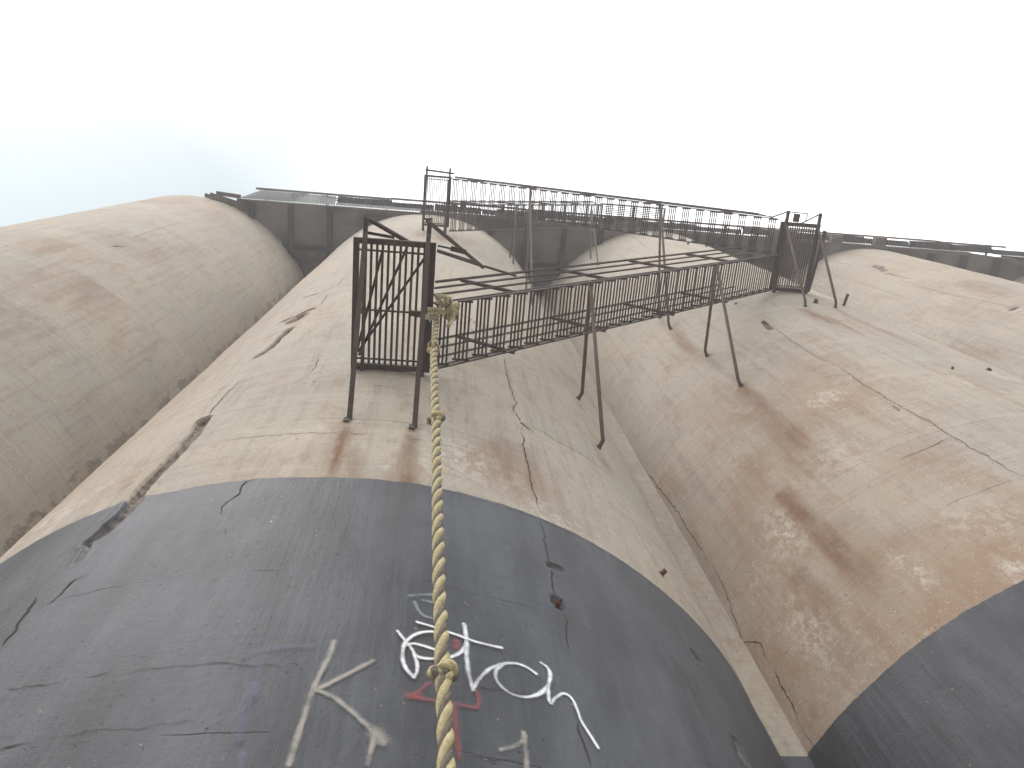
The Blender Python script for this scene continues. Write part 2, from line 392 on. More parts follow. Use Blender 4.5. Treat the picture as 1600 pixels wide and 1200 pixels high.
def silo_wall(k, parent, sseg, zseg):
    S = axis(sseg); Zs = axis(zseg)
    nS, nZ = len(S) - 1, len(Zs)                    # closed around
    s, z = np.meshgrid(S[:-1], Zs)
    s = s.ravel(); z = z.ravel()
    d = surf_disp(s, z, k); gm = np.zeros_like(s)
    for pts, hw, dep in GOUGES.get(k, []):
        P = np.array([hit(px, py, k) for px, py in pts])
        near = (s > P[:, 0].min() - 0.6) & (s < P[:, 0].max() + 0.6) & (z > P[:, 1].min() - 0.6) & (z < P[:, 1].max() + 0.6)
        if not near.any(): continue
        sn, zn = s[near], z[near]
        e = seg_dist(sn, zn, P) + 0.9 * hw * (fbm(sn * 7, zn * 5, 5) - 0.45)
        mk = 1 - sstep(hw * 0.75, hw * 1.1, e)
        gm[near] = np.maximum(gm[near], mk)
        d[near] -= mk * dep * (0.55 + 0.9 * fbm(sn * 16, zn * 16, 9))
        d[near] += 0.006 * np.exp(-((e - hw * 1.35) / 0.03)**2)
    rust = np.zeros_like(s)
    for (px, py), L, hw, st in RUST.get(k, []):
        a = hit(px, py, k); dz = a[1] - z
        wob = 0.25 * hw * (vnoise(z * 1.5, z * 0 + a[0], 77) - 0.5)
        w = hw * (0.75 + 0.45 * np.clip(dz / L, 0, 1)) * (0.8 + 0.5 * vnoise(s * 9, z * 0.8, 31))
        mk = np.exp(-np.abs((s - a[0] + wob) / w)**2.6) * sstep(-0.06, 0.04, dz) * (1 - sstep(0.45 * L, L, dz)) * st
        if L > .4: mk = mk * (0.50 + 0.50 * sstep(0.30, 0.52, fbm(s * 11, z * 1.6, 35))) * (0.70 + 0.30 * sstep(0.28, 0.55, fbm(s * 3, z * 1.1, 37)))
        rust = np.maximum(rust, mk)
    brown = np.zeros_like(s); white = np.zeros_like(s)
    zc = z - CAMH
    n1 = fbm(s * 0.5, z * 0.35, 61 + k); n2 = fbm(s * 0.8 + 9, z * 0.5, 71 + k)
    if k == 1:
        n3 = fbm(s * 2.2, z * 0.9, 83)
        brown = (1 - sstep(8.0, 13.0, zc)) * (0.45 + 0.55 * sstep(0.32, 0.58, n1)) * (0.45 + 0.55 * sstep(0.30, 0.55, n3)) * sstep(-0.6, -2.4, s)
        a = hit(1480, 860, 1)
        brown = np.maximum(brown, 0.80 * (1 - sstep(a[1] + 0.2, a[1] + 0.75, z + 0.25 * (s - a[0]) + 0.5 * (n1 - .5))))
        white = 0.7 * sstep(0.56, 0.66, n2) * (1 - sstep(9.5, 12, zc)) * sstep(0.45, 0.55, n3)
        for px, py, w, h, q in ((1425, 890, .10, .30, 1.0), (1230, 830, .25, .5, .9), (1590, 890, .12, .2, 1.0), (1270, 980, .25, .7, .8), (1300, 720, .5, .5, .6), (1180, 560, .3, .4, .5), (1530, 810, .3, .3, .6)):
            a = hit(px, py, 1); white = np.maximum(white, q * np.exp(-(((s - a[0]) / w)**2 + ((z - a[1]) / h)**2)))
    elif k == 0:
        brown = 0.55 * (1 - sstep(5.6, 7.2, zc)) * sstep(0.40, 0.60, n1)
        a = hit(800, 740, 0); brown = np.maximum(brown, 0.9 * np.exp(-(((s - a[0]) / 0.35)**2 + ((z - a[1]) / 0.55)**2)))
        a = hit(860, 560, 0); brown = np.maximum(brown, 0.5 * np.exp(-(((s - a[0]) / 0.6)**2 + ((z - a[1]) / 1.6)**2)))
        brown = np.maximum(brown, 0.40 * sstep(-1.9, -3.0, s))
        white = (1 - sstep(5.6, 6.8, zc)) * sstep(0.42, 0.62, n2)
        a = hit(720, 720, 0); white = np.maximum(white, np.exp(-(((s - a[0]) / 0.45)**2 + ((z - a[1]) / 0.4)**2)))
    elif k == 2:
        for px, py, w, h, q in ((1305, 412, .35, .7, 1.0), (1280, 440, .3, .5, .8), (1478, 469, .15, .3, .9)):
            a = hit(px, py, 2); white = np.maximum(white, q * np.exp(-(((s - a[0]) / w)**2 + ((z - a[1]) / h)**2)))
        brown = 0.25 * sstep(0.45, 0.65, n1)
    elif k == -1:
        brown = 0.45 * sstep(0.45, 0.66, n1) * sstep(3.6, 0.5, s)
        white = 0.4 * sstep(0.52, 0.66, n2)
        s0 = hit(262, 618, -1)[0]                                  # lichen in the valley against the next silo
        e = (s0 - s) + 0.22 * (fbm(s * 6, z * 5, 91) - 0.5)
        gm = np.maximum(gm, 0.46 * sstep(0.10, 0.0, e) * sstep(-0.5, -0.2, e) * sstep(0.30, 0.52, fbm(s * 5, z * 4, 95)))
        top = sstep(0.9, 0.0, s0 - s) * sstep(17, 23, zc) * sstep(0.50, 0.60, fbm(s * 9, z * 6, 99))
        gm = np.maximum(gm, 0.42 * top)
    th = s / R; rr = R + d
    v = np.stack([rr * np.sin(th), -rr * np.cos(th), z], 1)
    i = np.arange(nZ - 1)[:, None] * nS; j = np.arange(nS)[None, :]; j2 = (j + 1) % nS
    f = np.stack([i + j, i + j2, i + nS + j2, i + nS + j], -1).reshape(-1, 4)
    me = bpy.data.meshes.new('silo_wall')
    me.vertices.add(len(v)); me.vertices.foreach_set('co', v.ravel())
    me.loops.add(f.size); me.loops.foreach_set('vertex_index', f.ravel().astype(np.int32))
    me.polygons.add(len(f)); me.polygons.foreach_set('loop_start', np.arange(0, f.size, 4, dtype=np.int32))
    me.polygons.foreach_set('use_smooth', np.ones(len(f), bool))
    me.update(calc_edges=True)
    at = me.attributes.new('wear', 'FLOAT_COLOR', 'POINT')
    at.data.foreach_set('color', np.stack([rust, brown, white, gm], 1).clip(0, 1).ravel().astype(np.float32))
    bh = me.attributes.new('bandh', 'FLOAT', 'POINT')
    bh.data.foreach_set('value', (z - bandheight(s, k)).astype(np.float32))
    me.materials.append(M['concrete'])
    return link('wall', me, None, parent)

HALF = math.pi * R
silos = {}
SLAB = {
  -1: 'concrete silo at the far left of the row, its left edge against open sky',
  0: 'cracked concrete silo behind the hanging rope, black painted foot with graffiti',
  1: 'brown stained concrete silo right of the rope, carrying the right stair landing',
  2: 'pale concrete silo right of the rightmost stair landing, no stair on it',
  3: 'concrete silo barely showing at the right edge of the picture',
}
for k in (-1, 0, 1, 2, 3):
    t = empty('concrete_silo', (SX0 + k * PITCH, SY0, 0))
    tag(t, SLAB[k], 'silo', 'grain silos standing in a row')
    silos[k] = t
    if k == 0:
        ss = [(-HALF, -3.4, .35), (-3.4, -2.35, .03), (-2.35, -0.75, .0125), (-0.75, 4.0, .028), (4.0, HALF, .35)]
        zz = [(0, 3.2, .2), (3.2, 6.2, .03), (6.2, 10.4, .016), (10.4, 16, .035), (16, TOP, .10)]
    elif k == 1:
        ss = [(-HALF, -5.2, .35), (-5.2, 2.0, .035), (2.0, HALF, .35)]
        zz = [(0, 5, .2), (5, 17, .035), (17, TOP, .1)]
    elif k == -1:
        ss = [(-HALF, -1.0, .35), (-1.0, 2.6, .07), (2.6, 5.2, .03), (5.2, HALF, .4)]
        zz = [(0, 5, .3), (5, TOP, .045)]
    else:
        ss = [(-HALF, -5.2, .5), (-5.2, 5.2, .09), (5.2, HALF, .5)]
        zz = [(0, 5, .3), (5, TOP, .12)]
    silo_wall(k, t, ss, zz)

# filler walls that close the wedge between neighbouring silos
FY = 1.203 * R
pil_lab = {-1: 'flat concrete filler strip in the valley left of the rope silo', 0: 'flat pale concrete strip in the valley between rope silo and brown silo',
           1: 'flat concrete filler strip in the valley right of the brown silo', 2: 'flat concrete filler strip in the valley nearest the right edge'}
for k in (-1, 0, 1, 2):
    xc = SX0 + (k + 0.5) * PITCH; zs = list(np.linspace(0, TOP - 0.02, 90)); xs = np.linspace(-0.75, 0.75, 7)
    v = []; wr = []; bhv = []
    for z in zs:
        for x in xs:
            v.append((x, FY - SY0 + 0.012 * (float(vnoise(np.array([x * 1.2]), np.array([z * 0.5]), 5 + k)[0]) - 0.5), z))
            wr += [0, 0.2 * (0.5 + 0.5 * math.sin(z * 0.7)), 0.15, 0]; bhv.append(z - BAND + 0.03)
    n = len(xs)
    f = [(i * n + j, i * n + j + 1, (i + 1) * n + j + 1, (i + 1) * n + j) for i in range(len(zs) - 1) for j in range(n - 1)]
    b0 = len(v); v += [(-0.75, 0.6, 0), (0.75, 0.6, 0), (0.75, 0.6, TOP - .02), (-0.75, 0.6, TOP - .02)]; wr += [0] * 16; bhv += [1] * 4
    f += [(b0 + 1, b0, b0 + 3, b0 + 2)]
    me = bpy.data.meshes.new('filler_wall'); me.from_pydata(v, [], f); me.update()
    at = me.attributes.new('wear', 'FLOAT_COLOR', 'POINT'); at.data.foreach_set('color', wr)
    bh = me.attributes.new('bandh', 'FLOAT', 'POINT'); bh.data.foreach_set('value', bhv)
    o = link('filler_wall', me, M['concrete']); o.location = (xc, SY0, 0)
    tag(o, pil_lab[k], 'wall', 'filler walls between the silos')

# ------------------------------------------------------------------ cracks
def crack(k, pts, w0, w1=None, mat='crack', jit=0.012, step=0.035, seed=0):
    w1 = w0 if w1 is None else w1
    rnd = random.Random(seed + int(pts[0][0]))
    P = [hit(px, py, k) for px, py in pts]
    line = []
    for a, b in zip(P[:-1], P[1:]):
        n = max(1, int(np.linalg.norm(b - a) / step))
        for i in range(n): line.append(a + (b - a) * i / n)
    line.append(P[-1]); N = len(line)
    off = 0; cen = []
    for i, p in enumerate(line):
        a = line[max(0, i-1)]; b = line[min(N-1, i+1)]; t = (b - a) / (np.linalg.norm(b - a) + 1e-9); nn = np.array([-t[1], t[0]])
        off = off * 0.6 + rnd.uniform(-1, 1) * jit
        cen.append((p + nn * off, nn))
    v = []; f = []
    for i, (p, nn) in enumerate(cen):
        u = i / max(1, N - 1); w = (w0 + (w1 - w0) * u) * rnd.uniform(0.35, 1.25) * min(1, 6 * (u + .02), 6 * (1.02 - u))
        for sg in (-0.5, 0.5):
            q = p + nn * w * sg; v.append(surf_point(q[0], q[1], k, 0.0035) - Vector((SX0 + k * PITCH, SY0, 0)))
    f = [(2*i, 2*i+1, 2*i+3, 2*i+2) for i in range(N - 1)]
    mb = MB(); mb.add(v, f)
    return mb.build('crack', M[mat], silos[k])

CR0 = [([(320, 655), (333, 638), (350, 620), (360, 610), (372, 598), (380, 591)], .016, .008),
       ([(118, 905), (100, 922), (75, 946)], .018, .008), ([(140, 898), (118, 905)], .006, .012), ([(60, 930), (48, 950), (25, 985), (0, 1012)], .012, .022),
       ([(500, 478), (506, 470), (512, 460)], .02, .008), ([(496, 461), (512, 453), (530, 445), (537, 434), (552, 429)], .016, .008),
       ([(560, 466), (540, 476), (520, 482)], .008, .004), ([(497, 560), (494, 570), (485, 583)], .014, .006), ([(494, 593), (486, 603)], .01, .004),
       ([(400, 747), (385, 752), (376, 758), (373, 768), (362, 778), (350, 790), (347, 805)], .016, .006), ([(357, 826), (350, 838)], .006, .003),
       ([(345, 690), (380, 684), (420, 680), (470, 676), (540, 675)], .006, .008), ([(548, 676), (575, 676)], .014, .004), ([(625, 684), (645, 686), (680, 691), (732, 704)], .007, .004),
       ([(580, 602), (600, 602), (622, 605)], .012, .004), ([(460, 524), (500, 514), (552, 508)], .004, .004),
       ([(470, 596), (500, 588), (540, 585)], .003, .003), ([(370, 622), (420, 610), (470, 595), (485, 585)], .004, .003),
       ([(787, 553), (790, 575), (797, 603), (808, 628), (803, 640), (813, 655), (815, 675)], .008, .016),
       ([(815, 675), (819, 705), (826, 740), (836, 775), (845, 800)], .014, .008), ([(845, 815), (851, 840), (856, 870), (862, 900), (866, 930)], .008, .014),
       ([(826, 666), (845, 673), (870, 690), (910, 709), (945, 735), (980, 768)], .010, .004),
       ([(884, 960), (886, 990), (891, 1022)], .008, .004), ([(900, 1130), (908, 1165), (916, 1200)], .007, .006),
       ([(0, 1084), (40, 1077), (100, 1068)], .004, .004), ([(130, 1062), (150, 1060), (175, 1056)], .009, .004), ([(210, 1052), (300, 1043), (400, 1042), (470, 1046)], .004, .0035),
       ([(0, 1174), (28, 1170), (55, 1163)], .012, .004), ([(70, 1160), (130, 1147), (210, 1140), (310, 1133)], .003, .003),
       ([(730, 1078), (790, 1083), (860, 1092)], .004, .004), ([(640, 1145), (670, 1152)], .006, .004), ([(730, 1185), (770, 1190), (820, 1198)], .004, .003),
       ([(180, 772), (200, 760), (209, 756)], .014, .005), ([(305, 685), (318, 673)], .010, .004), ([(1050, 1033), (1068, 1045)], .012, .004), ([(1102, 960), (1112, 988)], .012, .004)]
for i, (pts, a, b) in enumerate(CR0): crack(0, pts, a, b, seed=i)
CR1 = [([(935, 625), (950, 655), (972, 685), (1000, 722)], .010, .012), ([(1010, 735), (1035, 770), (1062, 805), (1088, 850), (1110, 878)], .016, .012),
       ([(1112, 880), (1135, 925), (1152, 975), (1160, 1003), (1188, 1006), (1205, 1040)], .010, .012), ([(1210, 1050), (1228, 1082), (1243, 1110), (1250, 1130)], .018, .010), ([(1252, 1135), (1275, 1165), (1300, 1200)], .008, .006),
       ([(905, 585), (916, 605), (922, 620)], .010, .008), ([(925, 640), (935, 628)], .014, .006), ([(975, 640), (980, 610)], .004, .004),
       ([(985, 368), (1000, 378), (1015, 393)], .016, .008), ([(1280, 505), (1310, 502), (1360, 498), (1420, 506)], .006, .008),
       ([(1250, 522), (1270, 518)], .018, .006), ([(1190, 498), (1206, 514)], .03, .015), ([(1190, 520), (1205, 522)], .02, .008),
       ([(1040, 780), (1090, 735), (1130, 700), (1160, 680)], .004, .004), ([(1290, 590), (1320, 586), (1335, 583)], .01, .005)]
for i, (pts, a, b) in enumerate(CR1): crack(1, pts, a, b, seed=50 + i)
for i, (pts, a, b) in enumerate([([(1207, 510), (1240, 535), (1280, 562), (1310, 573)], .012, .010), ([(1310, 573), (1345, 598), (1370, 612), (1400, 632), (1450, 658), (1490, 684), (1520, 702), (1560, 725), (1600, 748)], .018, .012),
                                 ([(1480, 686), (1440, 704), (1400, 720)], .016, .006)]):
    crack(1, pts, a, b, 'crack_brown', seed=90 + i)
for i, (pts, a, b) in enumerate([([(1362, 416), (1372, 420), (1384, 414)], .05, .02), ([(1379, 427), (1392, 428), (1405, 431), (1427, 436)], .04, .012),
                                 ([(1365, 423), (1340, 435), (1315, 450)], .012, .01), ([(1500, 455), (1512, 452)], .03, .01), ([(1580, 485), (1592, 479)], .08, .03),
                                 ([(1440, 448), (1490, 462), (1560, 475), (1590, 484)], .012, .01), ([(1500, 498), (1540, 470), (1590, 455)], .008, .008)]):
    crack(2, pts, a, b, seed=120 + i)
for i, (pts, a, b) in enumerate([([(175, 384), (195, 385)], .05, .02), ([(330, 336), (352, 341)], .03, .01), ([(316, 525), (330, 555), (336, 562)], .02, .01), ([(200, 375), (240, 360), (290, 345)], .012, .008)]):
    crack(-1, pts, a, b, seed=150 + i)

# ------------------------------------------------------------------ iron stubs left in the walls
def on_wall(k, px, py, off=0.0):
    s, z = hit(px, py, k); return surf_point(s, z, k, off)
def normal_at(k, px, py):
    s, z = hit(px, py, k); return Vector((math.sin(s / R), -math.cos(s / R), 0))
for k, px, py, ln, r in ((0, 873, 941, .05, .012), (0, 1033, 897, .07, .022), (1, 1318, 478, .26, .028), (1, 1274, 474, .10, .04), (1, 1488, 576, .06, .016), (1, 1545, 578, .05, .03), (1, 1075, 382, .10, .03), (1, 1103, 386, .12, .03), (1, 1150, 475, .06, .02)):
    a = on_wall(k, px, py, -0.03); n = normal_at(k, px, py)
    mb = MB(); mb.tube([a, a + n * (ln * .6), a + n * ln + Vector((0.01, 0, 0.012))], r, 7); 
    mb.tube([a + n * .01, a + n * .035], [r * 1.7, r * 1.3], 7)
    o = mb.build('iron_stub', M['rebar'], silos[k]); o.matrix_parent_inverse = Matrix.Translation(-Vector(silos[k].location))

# ------------------------------------------------------------------ graffiti
def smooth(pts, n=7):
    out = []; P = [np.array(p, float) for p in pts]
    for i in range(len(P) - 1):
        p0 = P[max(0, i-1)]; p1 = P[i]; p2 = P[i+1]; p3 = P[min(len(P)-1, i+2)]
        for j in range(n):
            t = j / n; out.append(0.5 * ((2*p1) + (-p0+p2)*t + (2*p0-5*p1+4*p2-p3)*t*t + (-p0+3*p1-3*p2+p3)*t**3))
    out.append(P[-1]); return out
gcount = [0]
def stroke(pts, w, mat, k=0):
    line = [hit(p[0], p[1], k) for p in (smooth(pts) if len(pts) > 2 else [np.array(pts[0]) + (np.array(pts[1]) - np.array(pts[0])) * t / 6 for t in range(7)])]
    gcount[0] += 1; w *= 1.5
    off = 0.0045 + 0.00025 * (gcount[0] % 24)
    t0 = (line[0] - line[1]) / np.linalg.norm(line[0] - line[1]); t1 = (line[-1] - line[-2]) / np.linalg.norm(line[-1] - line[-2])
    line = [line[0] + t0 * w * .5] + line + [line[-1] + t1 * w * .5]
    N = len(line); v = []; uv = []
    for i, p in enumerate(line):
        a = line[max(0, i-1)]; b = line[min(N-1, i+1)]; t = (b - a) / (np.linalg.norm(b - a) + 1e-9); nn = np.array([-t[1], t[0]])
        for sg, vv in ((-0.5, 0.0), (0.5, 1.0)):
            q = p + nn * w * sg; v.append(surf_point(q[0], q[1], k, off) - Vector((SX0 + k * PITCH, SY0, 0))); uv.append((0.5 if i in (0, N - 1) else 0.0, vv))
    mb = MB(); mb.add(v, [(2*i, 2*i+1, 2*i+3, 2*i+2) for i in range(N - 1)])
    me = mb.mesh('graffiti_stroke', mat)
    ul = me.uv_layers.new(name='UVMap')
    for lp in me.loops: ul.data[lp.index].uv = uv[lp.vertex_index]
    return link('graffiti_stroke', me, None, silos[k])
WHT = spray_material('white_spray', (0.80, 0.83, 0.86)); BLU = spray_material('faded_blue_spray', (0.36, 0.42, 0.47), 0.45)
RED = spray_material('red_spray', (0.36, 0.085, 0.095), 0.48); BEI = spray_material('beige_spray', (0.40, 0.38, 0.34), 0.72); PUR = spray_material('lavender_spray', (0.17, 0.17, 0.27), 0.32)
PNK = spray_material('pink_spray', (0.46, 0.28, 0.29), 0.45); PWH = spray_material('faint_white_spray', (0.58, 0.57, 0.56), 0.55)
stroke([(640, 933), (658, 931), (690, 930)], .030, BLU); stroke([(648, 943), (652, 955), (664, 966), (690, 972)], .032, BLU); stroke([(660, 940), (682, 944)], .03, BLU)
stroke([(712, 1005), (712, 1016)], .05, RED); stroke([(668, 1072), (655, 1085), (640, 1094)], .030, RED); stroke([(637, 1092), (652, 1093)], .06, RED)
stroke([(645, 1094), (690, 1102), (742, 1111)], .032, RED); stroke([(743, 1110), (747, 1100), (742, 1084)], .034, RED); stroke([(708, 1112), (711, 1150), (716, 1188)], .034, RED)
stroke([(522, 1008), (514, 1030), (503, 1052), (490, 1080), (475, 1125), (462, 1165), (452, 1200)], .036, BEI)
stroke([(582, 1037), (560, 1049), (535, 1062), (512, 1074), (492, 1083)], .034, BEI); stroke([(492, 1083), (525, 1098), (555, 1123), (576, 1143), (588, 1156)], .034, BEI)
stroke([(585, 1150), (595, 1162)], .085, BEI); stroke([(583, 1160), (574, 1200)], .034, BEI)
stroke([(816, 1150), (819, 1180), (822, 1215)], .036, BEI); stroke([(780, 1177), (800, 1172), (815, 1163)], .030, BEI)
stroke([(392, 1075), (385, 1110), (374, 1160)], .06, PUR); stroke([(405, 1025), (440, 1016), (488, 1016)], .05, PUR); stroke([(380, 1185), (374, 1215)], .06, PUR); stroke([(410, 1030), (398, 1090)], .05, PUR)
stroke([(651, 977), (675, 984), (708, 995), (745, 1008), (782, 1016)], .026, WHT)
stroke([(620, 992), (631, 1006), (643, 1022), (650, 1042), (650, 1055), (645, 1064)], .026, WHT)
stroke([(645, 1064), (634, 1052), (628, 1036), (630, 1014), (640, 1002), (656, 994), (675, 992), (690, 996)], .028, WHT)
stroke([(632, 1014), (644, 1010), (662, 1014), (684, 1021)], .026, WHT); stroke([(645, 1026), (656, 1032), (676, 1034), (698, 1032), (716, 1025), (726, 1012), (727, 995), (724, 977)], .028, WHT)
stroke([(726, 980), (728, 1010), (728, 1040), (733, 1065), (738, 1082)], .032, WHT); stroke([(738, 1080), (748, 1064), (764, 1049), (785, 1041), (805, 1040), (822, 1046), (836, 1056)], .027, WHT)
stroke([(783, 1043), (774, 1052), (774, 1066), (785, 1080), (802, 1090), (822, 1093), (842, 1087), (854, 1074), (858, 1058), (854, 1046), (844, 1038)], .030, WHT)
stroke([(858, 1062), (855, 1085), (858, 1103), (866, 1094), (878, 1087), (890, 1093), (899, 1110), (906, 1130), (917, 1148), (932, 1172)], .026, WHT)
for p in ([(705, 486), (735, 500), (760, 512), (775, 525)], [(738, 515), (748, 540), (770, 535)], [(735, 500), (770, 530)]): stroke(p, .10, PNK)
for p in ([(595, 500), (605, 510), (622, 503), (640, 492)], [(605, 512), (604, 522)], [(690, 512), (720, 506), (750, 500)]): stroke(p, .05, PWH)

# ------------------------------------------------------------------ staircase
H = CAMH
YO, YM, YI = 0.96, 1.64, 2.32                 # outer edge, well line, wall side
stair = empty('steel_staircase', (0, 2.3, 0))
tag(stair, 'rusty dark steel switchback staircase bolted to the silo fronts', 'staircase')
def part(mb, name, mat, parent=None, smooth=False):
    """mesh in world coordinates hung under the staircase or one of its parts"""
    o = mb.build(name, mat, parent or stair, smooth)
    o.matrix_parent_inverse = Matrix.Translation((0, -2.3, 0)) if parent is None else Matrix.Identity(4)
    return o

def bar_mesh(name, length, w, h):
    mb = MB(); mb.bar((0, 0, 0), (0, length, 0), w, h); return mb.mesh(name, M['steel'])

def landing(x0, x1, y0, y1, z, nbar, xrods, fw, label, bw=.025):
    mb = MB(); hw = fw / 2
    for x in (x0 + hw, x1 - hw): mb.bar((x, y0, z), (x, y1, z), fw, 0.06)
    for y, q in ((y0 + hw, 1), (y1 - hw, 1)): mb.bar((x0 + fw, y, z), (x1 - fw, y, z), fw, 0.058)
    fr = part(mb, 'landing_frame', M['steel']); fr['label'] = label
    me = bar_mesh('floor_bar', y1 - y0 - 2 * fw + .02, bw, 0.022)
    for i in range(nbar):
        o = link('floor_bar', me, None, fr)
        o.location = (x0 + fw + (x1 - x0 - 2 * fw) * (i + 1) / (nbar + 1) + random.uniform(-.004, .004), y0 + fw - .01, z + .012)
        o.rotation_euler.z = random.uniform(-.004, .004)
    for y in xrods:
        mb = MB(); mb.rod((x0 + fw - .02, y, z - .016), (x1 - fw + .02, y, z - .016), 0.011); part(mb, 'cross_rod', M['steel'], fr)
    return fr

Z1, Z2, Z3, Z4 = 8.0 + H, 15.2 + H, 21.2 + H, 26.25 + H
L1 = landing(-0.955, -0.125, 1.01, 2.385, Z1, 11, (1.13, 1.745, 2.27), 0.058, 'lowest landing, grating seen from below')
L2 = landing(6.52, 7.33, 1.0, 2.38, Z2, 13, (1.12, 2.27), 0.075, 'right landing above the brown silo', .020)
L3 = landing(-0.74, -0.02, 0.92, 2.24, Z3, 12, (1.02, 2.16), 0.05, 'upper left landing against the sky', .018)
# lower landing: struts, carriers, lock plates, stays
def leg(k, foot, top, r=0.024, square=False, bend=True, mat='pipe'):
    """pipe or angle strut from a wall foot to the outer edge, with a bent flattened foot"""
    f = on_wall(k, *foot, off=-0.02); n = normal_at(k, *foot); mb = MB(); top = Vector(top)
    if square:
        mb.angle(f, top, 0.046, 0.012, up=(1, 0, 0)); mb.bar(f - n * .0 + Vector((0, 0, -.03)), f + Vector((0, 0, .06)), .07, .05)
    else:
        a = f + n * 0.10 + (top - f).normalized() * 0.03
        mb.tube([f, f + n * 0.05, a, a + (top - a) * .05, top], r, 8)
        mb.tube([f - n * .0, f + n * 0.045], [r * 1.7, r * 1.25], 8)
    return part(mb, 'support_leg', M[mat], smooth=not square)
leg(0, (541, 655), (-0.86, 0.79, Z1 + .05), square=True, mat='steel'); leg(0, (644, 667), (-0.225, 0.77, Z1 + .05), square=True, mat='steel')
for x in (-0.83, -0.20):
    mb = MB(); mb.bar((x, 0.80, Z1 - .06), (x, 2.46, Z1 - .06), .035, .05); part(mb, 'carrier_beam', M['steel'])
for x in (-0.865, -0.30):
    mb = MB(); mb.bar((x - .06, 1.745, Z1 - .05), (x + .06, 1.745, Z1 - .05), .055, .04); mb.bar((x + .01, 1.76, Z1 - .075), (x + .07, 1.76, Z1 - .075), .03, .03); part(mb, 'lock_plate', M['steel'])
for a, b in (((-0.90, 2.20), (-0.66, 1.10)), ((-0.88, 2.26), (-0.42, 1.08)), ((-0.89, 2.22), (-0.20, 1.12))):
    mb = MB(); mb.bar((a[0], a[1], Z1 + .05), (b[0], b[1], Z1 + .05), .026, .012); part(mb, 'diagonal_stay', M['steel'])
def ptY(px, py, Y):
    v = pixray(px, py); return Vector(v * (Y / v[1])) + Vector((0, 0, H))
def ptZ(px, py, z):
    v = pixray(px, py); return Vector(v * ((z - H) / v[2])) + Vector((0, 0, H))
mb = MB(); e = ptY(757, 416, 1.45); mb.angle((-0.225, 0.78, Z1 + .06), e, .042, .010, up=(0, 1, .3)); mb.rod(e, ptY(806, 431, 1.63), .016); part(mb, 'raking_stay', M['steel'])
mb = MB(); mb.angle((-0.86, 0.80, Z1 + .06), ptZ(640, 378, Z1 + .06), .036, .010, up=(0, 1, .3)); part(mb, 'raking_stay', M['steel'])
mb = MB(); mb.rod(ptZ(684, 384, Z1), ptZ(708, 389, Z1), .010); mb.bar(ptZ(704, 388, Z1), ptZ(728, 394, Z1), .05, .012); part(mb, 'tie_rod', M['steel'])
for q in ((684, 391, 750, 412), (684, 393, 756, 417)):
    mb = MB(); mb.rod(ptZ(q[0], q[1], Z1), ptZ(q[2], q[3], Z1 + .5), .012); part(mb, 'tie_rod', M['steel'])
mb = MB(); mb.bar((-0.83, 0.96, Z1 + .02), (-.55, 0.99, Z1 + .02), .03, .012); part(mb, 'tie_plate', M['steel'])
# right landing and upper left landing: legs and carriers
for x, foot in ((6.60, (1258, 479)), (7.26, (1305, 481))):
    leg(1, foot, (x, 1.02, Z2 - .03), 0.026)
    mb = MB(); mb.bar((x, 0.78, Z2 - .065), (x, 2.43, Z2 - .065), .05, .06); part(mb, 'carrier_beam', M['steel'])
    mb = MB(); mb.rod((x, .80, Z2 - .05), ptZ(*((1204, 340) if x < 7 else (1250, 350)), Z2 + .3), .016); part(mb, 'raking_stay', M['steel'])
mb = MB(); mb.bar((7.47, 1.12, Z2 + .05), (7.36, 2.36, Z2 + .05), .06, .06); part(mb, 'carrier_beam', M['steel'])
for a, b in (((1233, 331), (1263, 334)), ((1263, 334), (1258, 346)), ((1233, 331), (1226, 346))):
    mb = MB(); mb.rod(ptZ(*a, Z2 + .9), ptZ(*b, Z2 + .9), .012); part(mb, 'guard_rail', M['steel'])
mb = MB(); mb.bar(ptZ(1246, 334, Z2 + .85), ptZ(1243, 347, Z2 + .85), .14, .01); part(mb, 'guard_plate', M['steel'])
for x, foot in ((-0.70, (660, 360)), (-0.10, (693, 366))):
    mb = MB(); mb.bar((x + .03, 0.70, Z3 - .06), (x, 2.40, Z3 - .06), .05, .06); part(mb, 'carrier_beam', M['steel'])
    leg(0, foot, (x + .01, 1.0, Z3 - .04), 0.02)
mb = MB(); mb.rod((-0.72, .80, Z3 + .03), (0.05, .84, Z3 + .03), .025); part(mb, 'toe_rail', M['steel'])

